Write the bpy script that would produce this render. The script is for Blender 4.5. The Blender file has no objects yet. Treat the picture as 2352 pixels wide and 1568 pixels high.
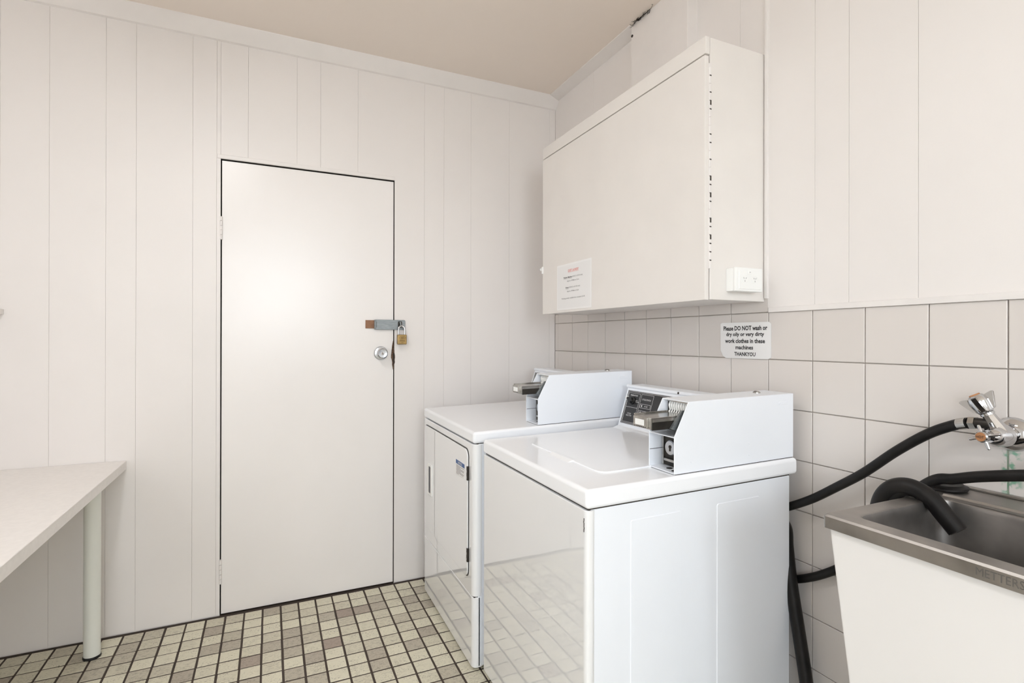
import bpy, bmesh, math, random
from mathutils import Vector, Matrix

random.seed(7)
SC = bpy.context.scene
COL = SC.collection

# ------------------------------------------------------------------ camera
CAM_POS = Vector((-1.5061, -2.6903, 1.2377))
CAM_F, CAM_PX, CAM_PY = 1213.19, 1176.89, 777.88
yaw, pitch, roll = math.radians(24.6375), math.radians(0.0834), math.radians(0.1056)
fw = Vector((math.sin(yaw) * math.cos(pitch), math.cos(yaw) * math.cos(pitch), math.sin(pitch)))
r0 = Vector((math.cos(yaw), -math.sin(yaw), 0))
u0 = r0.cross(fw)
rt = math.cos(roll) * r0 + math.sin(roll) * u0
up = -math.sin(roll) * r0 + math.cos(roll) * u0
cam_data = bpy.data.cameras.new('camera')
cam_data.sensor_width = 36.0
cam_data.lens = CAM_F * 36.0 / 2352.0
cam_data.shift_x = -(CAM_PX - 1176.0) / 2352.0
cam_data.shift_y = (CAM_PY - 784.0) / 2352.0
cam_data.clip_start = 0.02
cam = bpy.data.objects.new('camera', cam_data)
cam.matrix_world = Matrix(((rt.x, up.x, -fw.x, CAM_POS.x), (rt.y, up.y, -fw.y, CAM_POS.y),
                           (rt.z, up.z, -fw.z, CAM_POS.z), (0, 0, 0, 1)))
COL.objects.link(cam)
SC.camera = cam

# ------------------------------------------------------------------ light and exposure
SKY_STRENGTH = 14.0
LAMP_STRENGTH = 24.0                      # fluorescent batten on the ceiling over the middle of the room
EXPOSURE = -0.09
WIN = (-2.05, -0.75, 1.25, 2.50)          # window opening in the wall behind the camera: x0, x1, z0, z1
YB = -5.2                                  # inner face of that wall
WLF = (-5.05, -3.75, 0.50, 2.05)          # window added in the left wall to light the left-facing sides: y0, y1, z0, z1
XL = -2.95                                 # inner face of the left wall
ZC = 2.632                                 # ceiling
world = bpy.data.worlds.new('overcast_sky')
SC.world = world
world.use_nodes = True
wn = world.node_tree.nodes['Background']
wn.inputs['Color'].default_value = (0.88, 0.945, 1.0, 1)
wn.inputs['Strength'].default_value = SKY_STRENGTH
pl = bpy.data.lights.new('window_portal', 'AREA')
pl.shape = 'RECTANGLE'
pl.size, pl.size_y = WIN[1] - WIN[0], WIN[3] - WIN[2]
pl.cycles.is_portal = True
po = bpy.data.objects.new('window_portal', pl)
po.location = ((WIN[0] + WIN[1]) / 2, YB - 0.06, (WIN[2] + WIN[3]) / 2)
po.rotation_euler = (math.radians(90), 0, 0)
COL.objects.link(po)
pl2 = bpy.data.lights.new('left_window_portal', 'AREA')
pl2.shape = 'RECTANGLE'
pl2.size, pl2.size_y = WLF[3] - WLF[2], WLF[1] - WLF[0]
pl2.cycles.is_portal = True
po2 = bpy.data.objects.new('left_window_portal', pl2)
po2.location = (XL - 0.05, (WLF[0] + WLF[1]) / 2, (WLF[2] + WLF[3]) / 2)
po2.rotation_euler = (0, math.radians(-90), 0)
COL.objects.link(po2)
vs = SC.view_settings
vs.view_transform = 'Standard'
vs.look = 'None'
vs.exposure = EXPOSURE
vs.gamma = 1.0
vs.use_curve_mapping = False
SC.cycles.max_bounces = 14
SC.cycles.diffuse_bounces = 8
SC.cycles.use_denoising = True

# ------------------------------------------------------------------ materials
def lin(c):
    return tuple((v / 255 / 12.92) if v / 255 <= 0.04045 else ((v / 255 + 0.055) / 1.055) ** 2.4 for v in c)

def new_mat(name, rgb, rough=0.5, metal=0.0, spec=0.5, coat=0.0, coat_rough=0.03, bump=0.0, bscale=200.0,
            bdist=0.001, var=0.0, vscale=6.0, stretch=(1, 1, 1), rvar=0.0, dark=None):
    m = bpy.data.materials.new(name)
    m.use_nodes = True
    nt = m.node_tree
    b = nt.nodes['Principled BSDF']
    b.inputs['Base Color'].default_value = (*rgb, 1)
    b.inputs['Roughness'].default_value = rough
    b.inputs['Metallic'].default_value = metal
    b.inputs['Specular IOR Level'].default_value = spec
    b.inputs['Coat Weight'].default_value = coat
    b.inputs['Coat Roughness'].default_value = coat_rough
    tc = nt.nodes.new('ShaderNodeTexCoord')
    mp = nt.nodes.new('ShaderNodeMapping')
    mp.inputs['Scale'].default_value = stretch
    nt.links.new(tc.outputs['Object'], mp.inputs['Vector'])
    if bump:
        n = nt.nodes.new('ShaderNodeTexNoise')
        n.inputs['Scale'].default_value = bscale
        n.inputs['Detail'].default_value = 3
        nt.links.new(mp.outputs[0], n.inputs['Vector'])
        bp = nt.nodes.new('ShaderNodeBump')
        bp.inputs['Strength'].default_value = bump
        bp.inputs['Distance'].default_value = bdist
        nt.links.new(n.outputs['Fac'], bp.inputs['Height'])
        nt.links.new(bp.outputs[0], b.inputs['Normal'])
        if coat:
            nt.links.new(bp.outputs[0], b.inputs['Coat Normal'])
    if var:
        n2 = nt.nodes.new('ShaderNodeTexNoise')
        n2.inputs['Scale'].default_value = vscale
        n2.inputs['Detail'].default_value = 4
        nt.links.new(mp.outputs[0], n2.inputs['Vector'])
        cr = nt.nodes.new('ShaderNodeValToRGB')
        d = dark or tuple(v * (1 - var) for v in rgb)
        cr.color_ramp.elements[0].position = 0.3
        cr.color_ramp.elements[1].position = 0.7
        cr.color_ramp.elements[0].color = (*d, 1)
        cr.color_ramp.elements[1].color = (*rgb, 1)
        nt.links.new(n2.outputs['Fac'], cr.inputs[0])
        nt.links.new(cr.outputs[0], b.inputs['Base Color'])
        if rvar:
            mr = nt.nodes.new('ShaderNodeMapRange')
            mr.inputs['To Min'].default_value = max(0.02, rough - rvar)
            mr.inputs['To Max'].default_value = rough + rvar
            nt.links.new(n2.outputs['Fac'], mr.inputs['Value'])
            nt.links.new(mr.outputs[0], b.inputs['Roughness'])
    return m

PAINT = (0.805, 0.775, 0.757)
M = {}
M['paint'] = new_mat('cream_wall_paint', PAINT, 0.45, bump=0.12, bscale=260, bdist=0.0008, var=0.03, vscale=2.5)
M['trimpaint'] = new_mat('cream_trim_paint', PAINT, 0.4, bump=0.08, bscale=120, bdist=0.0008, var=0.04, vscale=9)
M['ceil'] = new_mat('ceiling_paint', (0.84, 0.765, 0.70), 0.75, bump=0.15, bscale=220, bdist=0.0008)
M['door'] = new_mat('gloss_door_paint', (0.84, 0.815, 0.80), 0.28, spec=0.6, bump=0.10, bscale=70, bdist=0.0012, var=0.02, vscale=4)
M['cabinet'] = new_mat('cabinet_paint', (0.80, 0.77, 0.74), 0.38, bump=0.08, bscale=90, bdist=0.001, var=0.03, vscale=7)
M['gap'] = new_mat('dark_gap', (0.035, 0.028, 0.022), 0.9)
M['wallbase'] = new_mat('wall_frame', (0.74, 0.70, 0.67), 0.8)
M['enamel'] = new_mat('white_enamel', (0.90, 0.92, 0.955), 0.13, spec=0.5, bump=0.02, bscale=60, bdist=0.001)  # machine tops whiter than their sides, light from above put into the colour
M['enamel_flat'] = new_mat('white_enamel_sheet', (0.845, 0.88, 0.935), 0.3, spec=0.5, bump=0.03, bscale=140, bdist=0.0008, var=0.02, vscale=3)
M['enamel_front'] = new_mat('glossy_front_enamel', (0.83, 0.84, 0.855), 0.03, spec=0.8, coat=1.0, coat_rough=0.012, bump=0.004, bscale=5, bdist=0.002)
M['plastic'] = new_mat('white_plastic', (0.87, 0.88, 0.87), 0.3)
M['black_panel'] = new_mat('black_console_panel', (0.018, 0.017, 0.018), 0.4)
M['black_plastic'] = new_mat('black_plastic', (0.012, 0.012, 0.012), 0.35)
M['ink'] = new_mat('black_ink', (0.012, 0.012, 0.014), 0.6)
M['greyink'] = new_mat('grey_ink', (0.10, 0.10, 0.11), 0.7)
M['redink'] = new_mat('red_ink', (0.75, 0.14, 0.10), 0.6)
M['whiteink'] = new_mat('white_print', (0.75, 0.75, 0.75), 0.5)
M['blueink'] = new_mat('blue_print', (0.04, 0.11, 0.30), 0.5)
M['paper'] = new_mat('laminated_paper', (0.82, 0.82, 0.82), 0.3, spec=0.5)
M['paper2'] = new_mat('laminated_paper_edge', (0.86, 0.86, 0.86), 0.3)
M['rubber'] = new_mat('black_rubber_hose', (0.005, 0.0046, 0.0046), 0.45, spec=0.25, bump=0.2, bscale=160, bdist=0.001, var=0.6, vscale=25, dark=(0.014, 0.012, 0.011))
M['chrome'] = new_mat('chrome', (0.60, 0.60, 0.61), 0.06, metal=1.0)
M['chrome_worn'] = new_mat('worn_chrome', (0.55, 0.53, 0.50), 0.22, metal=1.0, var=0.3, vscale=40)
M['satin'] = new_mat('satin_chrome', (0.55, 0.57, 0.60), 0.22, metal=1.0)
M['zinc'] = new_mat('zinc_plated_steel', (0.30, 0.325, 0.335), 0.45, metal=0.85, var=0.25, vscale=40, stretch=(1, 1, 6))
M['darksteel'] = new_mat('grimy_steel', (0.05, 0.044, 0.038), 0.35, metal=0.6, var=0.5, vscale=30)  # dark mottled steel, also colours the gap round the dryer door
M['steel'] = new_mat('stainless_steel', (0.43, 0.405, 0.38), 0.42, metal=1.0, bump=0.05, bscale=40, bdist=0.001,
                     var=0.28, vscale=14, stretch=(1, 1, 1), rvar=0.1)
M['basin'] = new_mat('stained_basin_steel', (0.44, 0.415, 0.395), 0.42, metal=0.9, bump=0.04, bscale=60, bdist=0.001,
                     var=0.45, vscale=9, rvar=0.1)
M['tubwhite'] = new_mat('tub_cabinet_enamel', (0.79, 0.775, 0.765), 0.35, var=0.02, vscale=3)
M['brass'] = new_mat('brass', (0.38, 0.26, 0.11), 0.36, metal=1.0, var=0.2, vscale=50)
M['brassmark'] = new_mat('engraved_brass', (0.12, 0.075, 0.03), 0.6, metal=0.5)
M['rawwood'] = new_mat('bare_wood', (0.33, 0.17, 0.095), 0.7, var=0.35, vscale=60, stretch=(1, 1, 8))
M['chipwood'] = new_mat('splintered_wood', (0.16, 0.095, 0.06), 0.9, var=0.8, vscale=120)
M['copper'] = new_mat('copper_index', (0.50, 0.24, 0.11), 0.35, metal=0.5)
M['laminate'] = new_mat('bench_laminate', (0.84, 0.81, 0.785), 0.45, bump=0.12, bscale=300, bdist=0.0006, var=0.05, vscale=60)
M['legpaint'] = new_mat('bench_leg_enamel', (0.80, 0.82, 0.77), 0.28)
M['grout'] = new_mat('dark_floor_grout', (0.065, 0.048, 0.038), 0.9, bump=0.4, bscale=300, bdist=0.001)
M['wallgrout'] = new_mat('wall_tile_grout', (0.60, 0.55, 0.51), 0.8, var=0.25, vscale=12)
M['ground'] = new_mat('concrete_ground', (0.38, 0.37, 0.35), 0.9, var=0.1)
M['alu'] = new_mat('window_aluminium', (0.75, 0.75, 0.74), 0.35, metal=0.3)
M['web'] = new_mat('cobweb', (0.02, 0.016, 0.013), 0.9)


def glass_mat():
    m = bpy.data.materials.new('window_glass')
    m.use_nodes = True
    nt = m.node_tree
    for n in list(nt.nodes):
        nt.nodes.remove(n)
    o = nt.nodes.new('ShaderNodeOutputMaterial')
    mx = nt.nodes.new('ShaderNodeMixShader')
    mx.inputs[0].default_value = 0.06
    t = nt.nodes.new('ShaderNodeBsdfTransparent')
    g = nt.nodes.new('ShaderNodeBsdfGlossy')
    g.inputs['Roughness'].default_value = 0.02
    nt.links.new(t.outputs[0], mx.inputs[1])
    nt.links.new(g.outputs[0], mx.inputs[2])
    nt.links.new(mx.outputs[0], o.inputs[0])
    return m
M['glass'] = glass_mat()


def floor_tile_mat(name, island):
    m = bpy.data.materials.new(name)
    m.use_nodes = True
    nt = m.node_tree
    b = nt.nodes['Principled BSDF']
    b.inputs['Roughness'].default_value = 0.5
    L = nt.links.new
    if island:
        src = nt.nodes.new('ShaderNodeNewGeometry').outputs['Random Per Island']
    else:
        src = nt.nodes.new('ShaderNodeObjectInfo').outputs['Random']
    cr = nt.nodes.new('ShaderNodeValToRGB')
    e = cr.color_ramp.elements
    e[0].position = 0.0
    e[0].color = (*lin((224, 219, 198)), 1)
    e[1].position = 1.0
    e[1].color = (*lin((166, 150, 138)), 1)
    for p, c in ((0.50, (218, 213, 192)), (0.72, (209, 203, 183)), (0.87, (195, 188, 170)), (0.96, (180, 171, 156))):
        k = e.new(p)
        k.color = (*lin(c), 1)
    L(src, cr.inputs[0])
    geo = nt.nodes.new('ShaderNodeNewGeometry')
    mp = nt.nodes.new('ShaderNodeMapping')
    mp.inputs['Scale'].default_value = (0.55, 1.0, 1.0)
    L(geo.outputs['Position'], mp.inputs['Vector'])
    n1 = nt.nodes.new('ShaderNodeTexNoise')
    n1.inputs['Scale'].default_value = 260
    n1.inputs['Detail'].default_value = 2
    L(mp.outputs[0], n1.inputs['Vector'])
    r1 = nt.nodes.new('ShaderNodeValToRGB')
    r1.color_ramp.elements[0].position = 0.58
    r1.color_ramp.elements[0].color = (0, 0, 0, 1)
    r1.color_ramp.elements[1].position = 0.68
    r1.color_ramp.elements[1].color = (1, 1, 1, 1)
    L(n1.outputs['Fac'], r1.inputs[0])
    n2 = nt.nodes.new('ShaderNodeTexNoise')
    n2.inputs['Scale'].default_value = 28
    n2.inputs['Detail'].default_value = 3
    L(mp.outputs[0], n2.inputs['Vector'])
    r2 = nt.nodes.new('ShaderNodeMapRange')
    r2.inputs['From Min'].default_value = 0.38
    r2.inputs['From Max'].default_value = 0.68
    L(n2.outputs['Fac'], r2.inputs['Value'])
    mu = nt.nodes.new('ShaderNodeMath')
    mu.operation = 'MULTIPLY'
    L(r1.outputs[0], mu.inputs[0])
    L(r2.outputs[0], mu.inputs[1])
    mx = nt.nodes.new('ShaderNodeMix')
    mx.data_type = 'RGBA'
    L(mu.outputs[0], mx.inputs[0])
    L(cr.outputs[0], mx.inputs[6])
    mx.inputs[7].default_value = (*lin((95, 84, 72)), 1)
    # scuffed grey dirt, different from tile to tile
    n3 = nt.nodes.new('ShaderNodeTexNoise')
    n3.inputs['Scale'].default_value = 95
    n3.inputs['Detail'].default_value = 6
    n3.inputs['Roughness'].default_value = 0.75
    L(mp.outputs[0], n3.inputs['Vector'])
    r3 = nt.nodes.new('ShaderNodeMapRange')
    r3.inputs['From Min'].default_value = 0.48
    r3.inputs['From Max'].default_value = 0.66
    r3.inputs['To Max'].default_value = 0.75
    L(n3.outputs['Fac'], r3.inputs['Value'])
    r4 = nt.nodes.new('ShaderNodeMapRange')
    r4.inputs['From Min'].default_value = 0.15
    r4.inputs['From Max'].default_value = 0.95
    r4.inputs['To Min'].default_value = 0.15
    L(src, r4.inputs['Value'])
    m3 = nt.nodes.new('ShaderNodeMath')
    m3.operation = 'MULTIPLY'
    L(r3.outputs[0], m3.inputs[0])
    L(r4.outputs[0], m3.inputs[1])
    mx2 = nt.nodes.new('ShaderNodeMix')
    mx2.data_type = 'RGBA'
    L(m3.outputs[0], mx2.inputs[0])
    L(mx.outputs[2], mx2.inputs[6])
    mx2.inputs[7].default_value = (*lin((138, 130, 118)), 1)
    L(mx2.outputs[2], b.inputs['Base Color'])
    bp = nt.nodes.new('ShaderNodeBump')
    bp.inputs['Strength'].default_value = 0.15
    bp.inputs['Distance'].default_value = 0.001
    L(n1.outputs['Fac'], bp.inputs['Height'])
    L(bp.outputs[0], b.inputs['Normal'])
    return m
M['ftile'] = floor_tile_mat('speckled_floor_tile', False)
M['ftile_far'] = floor_tile_mat('speckled_floor_tile_mass', True)


def wall_tile_mat():
    m = new_mat('painted_wall_tile', (0.76, 0.70, 0.65), 0.38, spec=0.5, bump=0.10, bscale=90, bdist=0.001)
    nt = m.node_tree
    b = nt.nodes['Principled BSDF']
    L = nt.links.new
    oi = nt.nodes.new('ShaderNodeObjectInfo')
    cr = nt.nodes.new('ShaderNodeValToRGB')
    cr.color_ramp.elements[0].color = (0.665, 0.625, 0.595, 1)
    cr.color_ramp.elements[1].color = (0.695, 0.655, 0.625, 1)
    L(oi.outputs['Random'], cr.inputs[0])
    # verdigris that has run down the joint below the tap
    geo = nt.nodes.new('ShaderNodeNewGeometry')
    sx = nt.nodes.new('ShaderNodeSeparateXYZ')
    L(geo.outputs['Position'], sx.inputs[0])

    def mrange(v, a, c, d=0.0, e=1.0):
        n = nt.nodes.new('ShaderNodeMapRange')
        n.interpolation_type = 'SMOOTHSTEP'
        n.inputs['From Min'].default_value = a
        n.inputs['From Max'].default_value = c
        n.inputs['To Min'].default_value = d
        n.inputs['To Max'].default_value = e
        L(v, n.inputs['Value'])
        return n.outputs[0]

    def mul(a, c):
        n = nt.nodes.new('ShaderNodeMath')
        n.operation = 'MULTIPLY'
        L(a, n.inputs[0])
        L(c, n.inputs[1])
        return n.outputs[0]
    my = mul(mrange(sx.outputs['Y'], -2.112, -2.088), mrange(sx.outputs['Y'], -2.062, -2.068, 0, 1))
    mz = mul(mrange(sx.outputs['Z'], 1.0, 0.985), mrange(sx.outputs['Z'], 0.88, 0.885))
    ns = nt.nodes.new('ShaderNodeTexNoise')
    ns.inputs['Scale'].default_value = 45
    ns.inputs['Detail'].default_value = 5
    L(geo.outputs['Position'], ns.inputs['Vector'])
    mk = mul(mul(my, mz), mrange(ns.outputs['Fac'], 0.47, 0.60))
    mx = nt.nodes.new('ShaderNodeMix')
    mx.data_type = 'RGBA'
    L(mk, mx.inputs[0])
    L(cr.outputs[0], mx.inputs[6])
    mx.inputs[7].default_value = (0.22, 0.42, 0.30, 1)
    L(mx.outputs[2], b.inputs['Base Color'])
    return m
M['wtile'] = wall_tile_mat()
M['verdigris'] = new_mat('verdigris_grout', (0.16, 0.30, 0.20), 0.8, var=0.5, vscale=60, dark=(0.36, 0.36, 0.30))

# ------------------------------------------------------------------ mesh helpers
class MB:
    def __init__(self):
        self.bm = bmesh.new()

    def _merge(self, tmp):
        me = bpy.data.meshes.new('tmp')
        tmp.to_mesh(me)
        tmp.free()
        self.bm.from_mesh(me)
        bpy.data.meshes.remove(me)

    def box(self, x0, x1, y0, y1, z0, z1, bev=0.0, seg=2):
        t = bmesh.new()
        bmesh.ops.create_cube(t, size=1.0)
        for v in t.verts:
            v.co = Vector((x0 + (v.co.x + 0.5) * (x1 - x0), y0 + (v.co.y + 0.5) * (y1 - y0), z0 + (v.co.z + 0.5) * (z1 - z0)))
        if bev:
            bmesh.ops.bevel(t, geom=t.edges[:], offset=bev, segments=seg, profile=0.5, affect='EDGES')
        self._merge(t)
        return self

    def poly(self, pts, axis, a, b, bev=0.0, seg=2):
        """prism: 2D polygon pts extruded along axis from a to b (2D order: remaining axes in xyz order)"""
        t = bmesh.new()

        def co(p, w):
            return {'x': (w, p[0], p[1]), 'y': (p[0], w, p[1]), 'z': (p[0], p[1], w)}[axis]
        v0 = [t.verts.new(co(p, a)) for p in pts]
        v1 = [t.verts.new(co(p, b)) for p in pts]
        n = len(pts)
        t.faces.new(v0)
        t.faces.new(v1[::-1])
        for i in range(n):
            t.faces.new((v0[i], v1[i], v1[(i + 1) % n], v0[(i + 1) % n]))
        bmesh.ops.recalc_face_normals(t, faces=t.faces[:])
        if bev:
            bmesh.ops.bevel(t, geom=t.edges[:], offset=bev, segments=seg, profile=0.5, affect='EDGES')
        self._merge(t)
        return self

    def tube(self, pts, r, seg=14, cap=True, inner=None):
        pts = [Vector(p) for p in pts]
        rs = r if isinstance(r, (list, tuple)) else [r] * len(pts)
        t = bmesh.new()
        rings = []
        nrm = None
        for i, p in enumerate(pts):
            d = (pts[min(i + 1, len(pts) - 1)] - pts[max(i - 1, 0)]).normalized()
            if nrm is None:
                h = Vector((0, 0, 1)) if abs(d.z) < 0.9 else Vector((1, 0, 0))
                nrm = d.cross(h).normalized()
            else:
                nrm = (nrm - d * nrm.dot(d)).normalized()
            bn = d.cross(nrm)
            rings.append([t.verts.new(p + (nrm * math.cos(2 * math.pi * k / seg) + bn * math.sin(2 * math.pi * k / seg)) * rs[i])
                          for k in range(seg)])
        for a, b in zip(rings, rings[1:]):
            for k in range(seg):
                t.faces.new((a[k], a[(k + 1) % seg], b[(k + 1) % seg], b[k]))
        if cap:
            t.faces.new(rings[0][::-1])
            t.faces.new(rings[-1])
        bmesh.ops.recalc_face_normals(t, faces=t.faces[:])
        self._merge(t)
        return self

    def lathe(self, prof, origin, axis, seg=28):
        """prof: list of (radius, height along axis)"""
        ax = Vector(axis).normalized()
        h = Vector((0, 0, 1)) if abs(ax.z) < 0.9 else Vector((1, 0, 0))
        n = ax.cross(h).normalized()
        b = ax.cross(n)
        o = Vector(origin)
        t = bmesh.new()
        rings = []
        for r, w in prof:
            if r < 1e-6:
                rings.append([t.verts.new(o + ax * w)])
            else:
                rings.append([t.verts.new(o + ax * w + (n * math.cos(2 * math.pi * k / seg) + b * math.sin(2 * math.pi * k / seg)) * r)
                              for k in range(seg)])
        for a, c in zip(rings, rings[1:]):
            if len(a) == 1 and len(c) == 1:
                continue
            for k in range(seg):
                k2 = (k + 1) % seg
                if len(a) == 1:
                    t.faces.new((a[0], c[k2], c[k]))
                elif len(c) == 1:
                    t.faces.new((a[k], a[k2], c[0]))
                else:
                    t.faces.new((a[k], a[k2], c[k2], c[k]))
        bmesh.ops.recalc_face_normals(t, faces=t.faces[:])
        self._merge(t)
        return self

    def mesh(self, verts, faces):
        t = bmesh.new()
        vs_ = [t.verts.new(v) for v in verts]
        for f in faces:
            t.faces.new([vs_[i] for i in f])
        bmesh.ops.recalc_face_normals(t, faces=t.faces[:])
        self._merge(t)
        return self

    def data(self, name, mat, smooth=35):
        me = bpy.data.meshes.new(name)
        self.bm.to_mesh(me)
        self.bm.free()
        if mat:
            me.materials.append(M[mat])
        if smooth:
            for p in me.polygons:
                p.use_smooth = True
            me.set_sharp_from_angle(angle=math.radians(smooth))
        return me

    def build(self, name, mat, parent=None, local=False, smooth=35):
        me = self.data(name, mat, smooth)
        if parent is not None and not local:
            r = parent
            while r.parent:
                r = r.parent
            me.transform(Matrix.Translation(-r.location))
        o = bpy.data.objects.new(name, me)
        COL.objects.link(o)
        if parent is not None:
            o.parent = parent
        if smooth:
            w = o.modifiers.new('flat_faces', 'WEIGHTED_NORMAL')
            w.weight = 100
            w.keep_sharp = True
        return o


def thing(name, label, cat, loc=(0, 0, 0), rot=(0, 0, 0), group=None):
    o = bpy.data.objects.new(name, None)
    o.empty_display_size = 0.05
    o.location = loc
    o.rotation_euler = rot
    COL.objects.link(o)
    o['label'] = label
    o['category'] = cat
    if group:
        o['group'] = group
    return o


def struct(o):
    o['kind'] = 'structure'
    return o


def tag(o, label, cat):
    o['label'] = label
    o['category'] = cat
    return o


def smooth_path(pts, n=8):
    P = [Vector(p) for p in pts]
    P = [P[0] * 2 - P[1]] + P + [P[-1] * 2 - P[-2]]
    out = []
    for i in range(1, len(P) - 2):
        a, b, c, d = P[i - 1], P[i], P[i + 1], P[i + 2]
        for k in range(n):
            t = k / n
            out.append(0.5 * ((2 * b) + (c - a) * t + (2 * a - 5 * b + 4 * c - d) * t * t + (3 * b - a - 3 * c + d) * t ** 3))
    out.append(P[-2])
    return out


def text_geo(mb, body, x0, x1, z0, z1, frame, bold=0.0, extrude=0.0002):
    """fit a line of lettering into the 2D rectangle and place it with frame(px, pz, depth) -> xyz"""
    cu = bpy.data.curves.new('t', 'FONT')
    cu.body = body
    cu.size = 1.0
    cu.offset = bold
    cu.resolution_u = 2
    ob = bpy.data.objects.new('t', cu)
    me = bpy.data.meshes.new_from_object(ob)
    bpy.data.objects.remove(ob)
    bpy.data.curves.remove(cu)
    if not me.vertices:
        return
    xs = [v.co.x for v in me.vertices]
    ys = [v.co.y for v in me.vertices]
    ax, bx, ay, by = min(xs), max(xs), min(ys), max(ys)
    t = bmesh.new()
    t.from_mesh(me)
    bpy.data.meshes.remove(me)
    for v in t.verts:
        u = x0 + (v.co.x - ax) / (bx - ax) * (x1 - x0)
        w = z0 + (v.co.y - ay) / (by - ay) * (z1 - z0)
        v.co = Vector(frame(u, w, extrude))
    mb._merge(t)


def rrect(x0, x1, y0, y1, r, n=5):
    pts = []
    for cx, cy, a0 in ((x1 - r, y1 - r, 0), (x0 + r, y1 - r, 90), (x0 + r, y0 + r, 180), (x1 - r, y0 + r, 270)):
        for k in range(n + 1):
            a = math.radians(a0 + 90 * k / n)
            pts.append((cx + r * math.cos(a), cy + r * math.sin(a)))
    return pts


# ------------------------------------------------------------------ setting: floor
FT = 0.0750
GX0, GY0 = -1.834, -0.010
floor = struct(MB().box(XL - 0.1, 0.02, YB - 0.1, 0.12, -0.08, -0.0022).build('floor', 'grout'))
floor['label'] = 'floor of small square speckled cream tiles with dark grout'


def tile_data(name, w, h, t, ch, mat):
    b = MB()
    x, y = w / 2, h / 2
    v = [(-x, -y, -t), (x, -y, -t), (x, y, -t), (-x, y, -t), (-x, -y, -ch), (x, -y, -ch), (x, y, -ch), (-x, y, -ch),
         (-x + ch, -y + ch, 0), (x - ch, -y + ch, 0), (x - ch, y - ch, 0), (-x + ch, y - ch, 0)]
    f = []
    for i in range(4):
        j = (i + 1) % 4
        f += [(i, j, j + 4, i + 4), (i + 4, j + 4, j + 8, i + 8)]
    f.append((8, 9, 10, 11))
    b.mesh(v, f)
    return b.data(name, mat, smooth=0)


def cam_uv(p):
    d = Vector(p) - CAM_POS
    z = d.dot(fw)
    if z < 0.05:
        return None
    return CAM_PX + CAM_F * d.dot(rt) / z, CAM_PY - CAM_F * d.dot(up) / z, z


tw = FT - 0.0078
tile_me = tile_data('floor_tile', tw, tw, 0.006, 0.0012, 'ftile')
near, rest = [], []
i0, i1 = int((XL - GX0) / FT) - 1, int((0.0 - GX0) / FT) + 1
for i in range(i0, i1):
    for j in range(0, 70):
        cx = GX0 + (i + 0.5) * FT
        cy = GY0 - (j + 0.5) * FT
        if cx < XL + 0.03 or cx > -0.03 or cy < YB + 0.03:
            continue
        p = cam_uv((cx, cy, 0))
        if p and -30 < p[0] < 2380 and p[1] < 1605 and cx < -0.74:
            near.append((p[2], cx, cy))
        else:
            rest.append((cx, cy))
near.sort()
for _, cx, cy in near[300:]:
    rest.append((cx, cy))
for _, cx, cy in near[:300]:
    o = bpy.data.objects.new('floor_tile', tile_me)
    o.location = (cx + random.uniform(-.0006, .0006), cy + random.uniform(-.0006, .0006), random.uniform(-0.0006, 0.0002))
    o.rotation_euler = (random.uniform(-.006, .006), random.uniform(-.006, .006), random.uniform(-.008, .008))
    o.parent = floor
    COL.objects.link(o)
b = MB()
src = tile_data('t', tw, tw, 0.006, 0.0012, None)
vv = [v.co.copy() for v in src.vertices]
ff = [tuple(p.vertices) for p in src.polygons]
V, F = [], []
for cx, cy in rest:
    k = len(V)
    dz = random.uniform(-0.0006, 0.0002)
    V += [(v.x + cx, v.y + cy, v.z + dz) for v in vv]
    F += [tuple(q + k for q in f) for f in ff]
me = bpy.data.meshes.new('floor_tiles')
me.from_pydata(V, [], F)
me.materials.append(M['ftile_far'])
o = bpy.data.objects.new('floor_tiles', me)
o.parent = floor
o['kind'] = 'stuff'
COL.objects.link(o)
# ------------------------------------------------------------------ setting: walls
DX0, DX1, DZ = -1.7085, -0.9325, 2.045      # door opening
wb = MB()
wb.box(XL - 0.1, DX0, 0.008, 0.1, -0.02, ZC)
wb.box(DX1, 0.1, 0.008, 0.1, -0.02, ZC)
wb.box(DX0, DX1, 0.008, 0.1, DZ, ZC)
wb.box(DX0, DX1, 0.06, 0.1, -0.02, DZ)
wall_back = struct(wb.build('wall_back', 'wallbase', smooth=0))
wall_back['label'] = 'cream painted board wall with the door in it'


def board(parent, x0, x1, z0, z1):
    g = 0.0002
    c = 0.0008
    p = [(x0 + g, 0.009), (x0 + g, c), (x0 + g + c * 0.7, 0.0), (x1 - g - c * 0.7, 0.0), (x1 - g, c), (x1 - g, 0.009)]
    return MB().poly(p, 'z', z0, z1).build('wall_board', 'paint', parent, smooth=0)


def fboard(parent, x0, x1, z0, z1, g0=True, g1=True):
    return board(parent, x0, x1, z0, z1)


for a, c in zip([XL, -2.81, -2.62, -2.46, -2.31, -2.126, -2.022, -1.816], [-2.81, -2.62, -2.46, -2.31, -2.126, -2.022, -1.816, -1.7242]):
    fboard(wall_back, a, c, 0.005, ZC)
fboard(wall_back, -1.7242, DX0, 0.005, ZC)
for a, c in zip([DX0, -1.599, -1.393, -1.288, -1.114], [-1.599, -1.393, -1.288, -1.114, DX1 + 0.0015]):
    fboard(wall_back, a, c, DZ + 0.018, ZC)
for a, c in zip([DX1, -0.778, -0.672, -0.52, -0.293, -0.038], [-0.778, -0.672, -0.52, -0.293, -0.038, 0.0]):
    fboard(wall_back, a, c, 0.005, ZC)
# head strip over the door
trim_head = struct(MB().box(DX0 - 0.014, DX1 + 0.001, -0.0035, 0.055, DZ, DZ + 0.018, 0.0015, 1).build('trim_1', 'trimpaint'))

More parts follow.
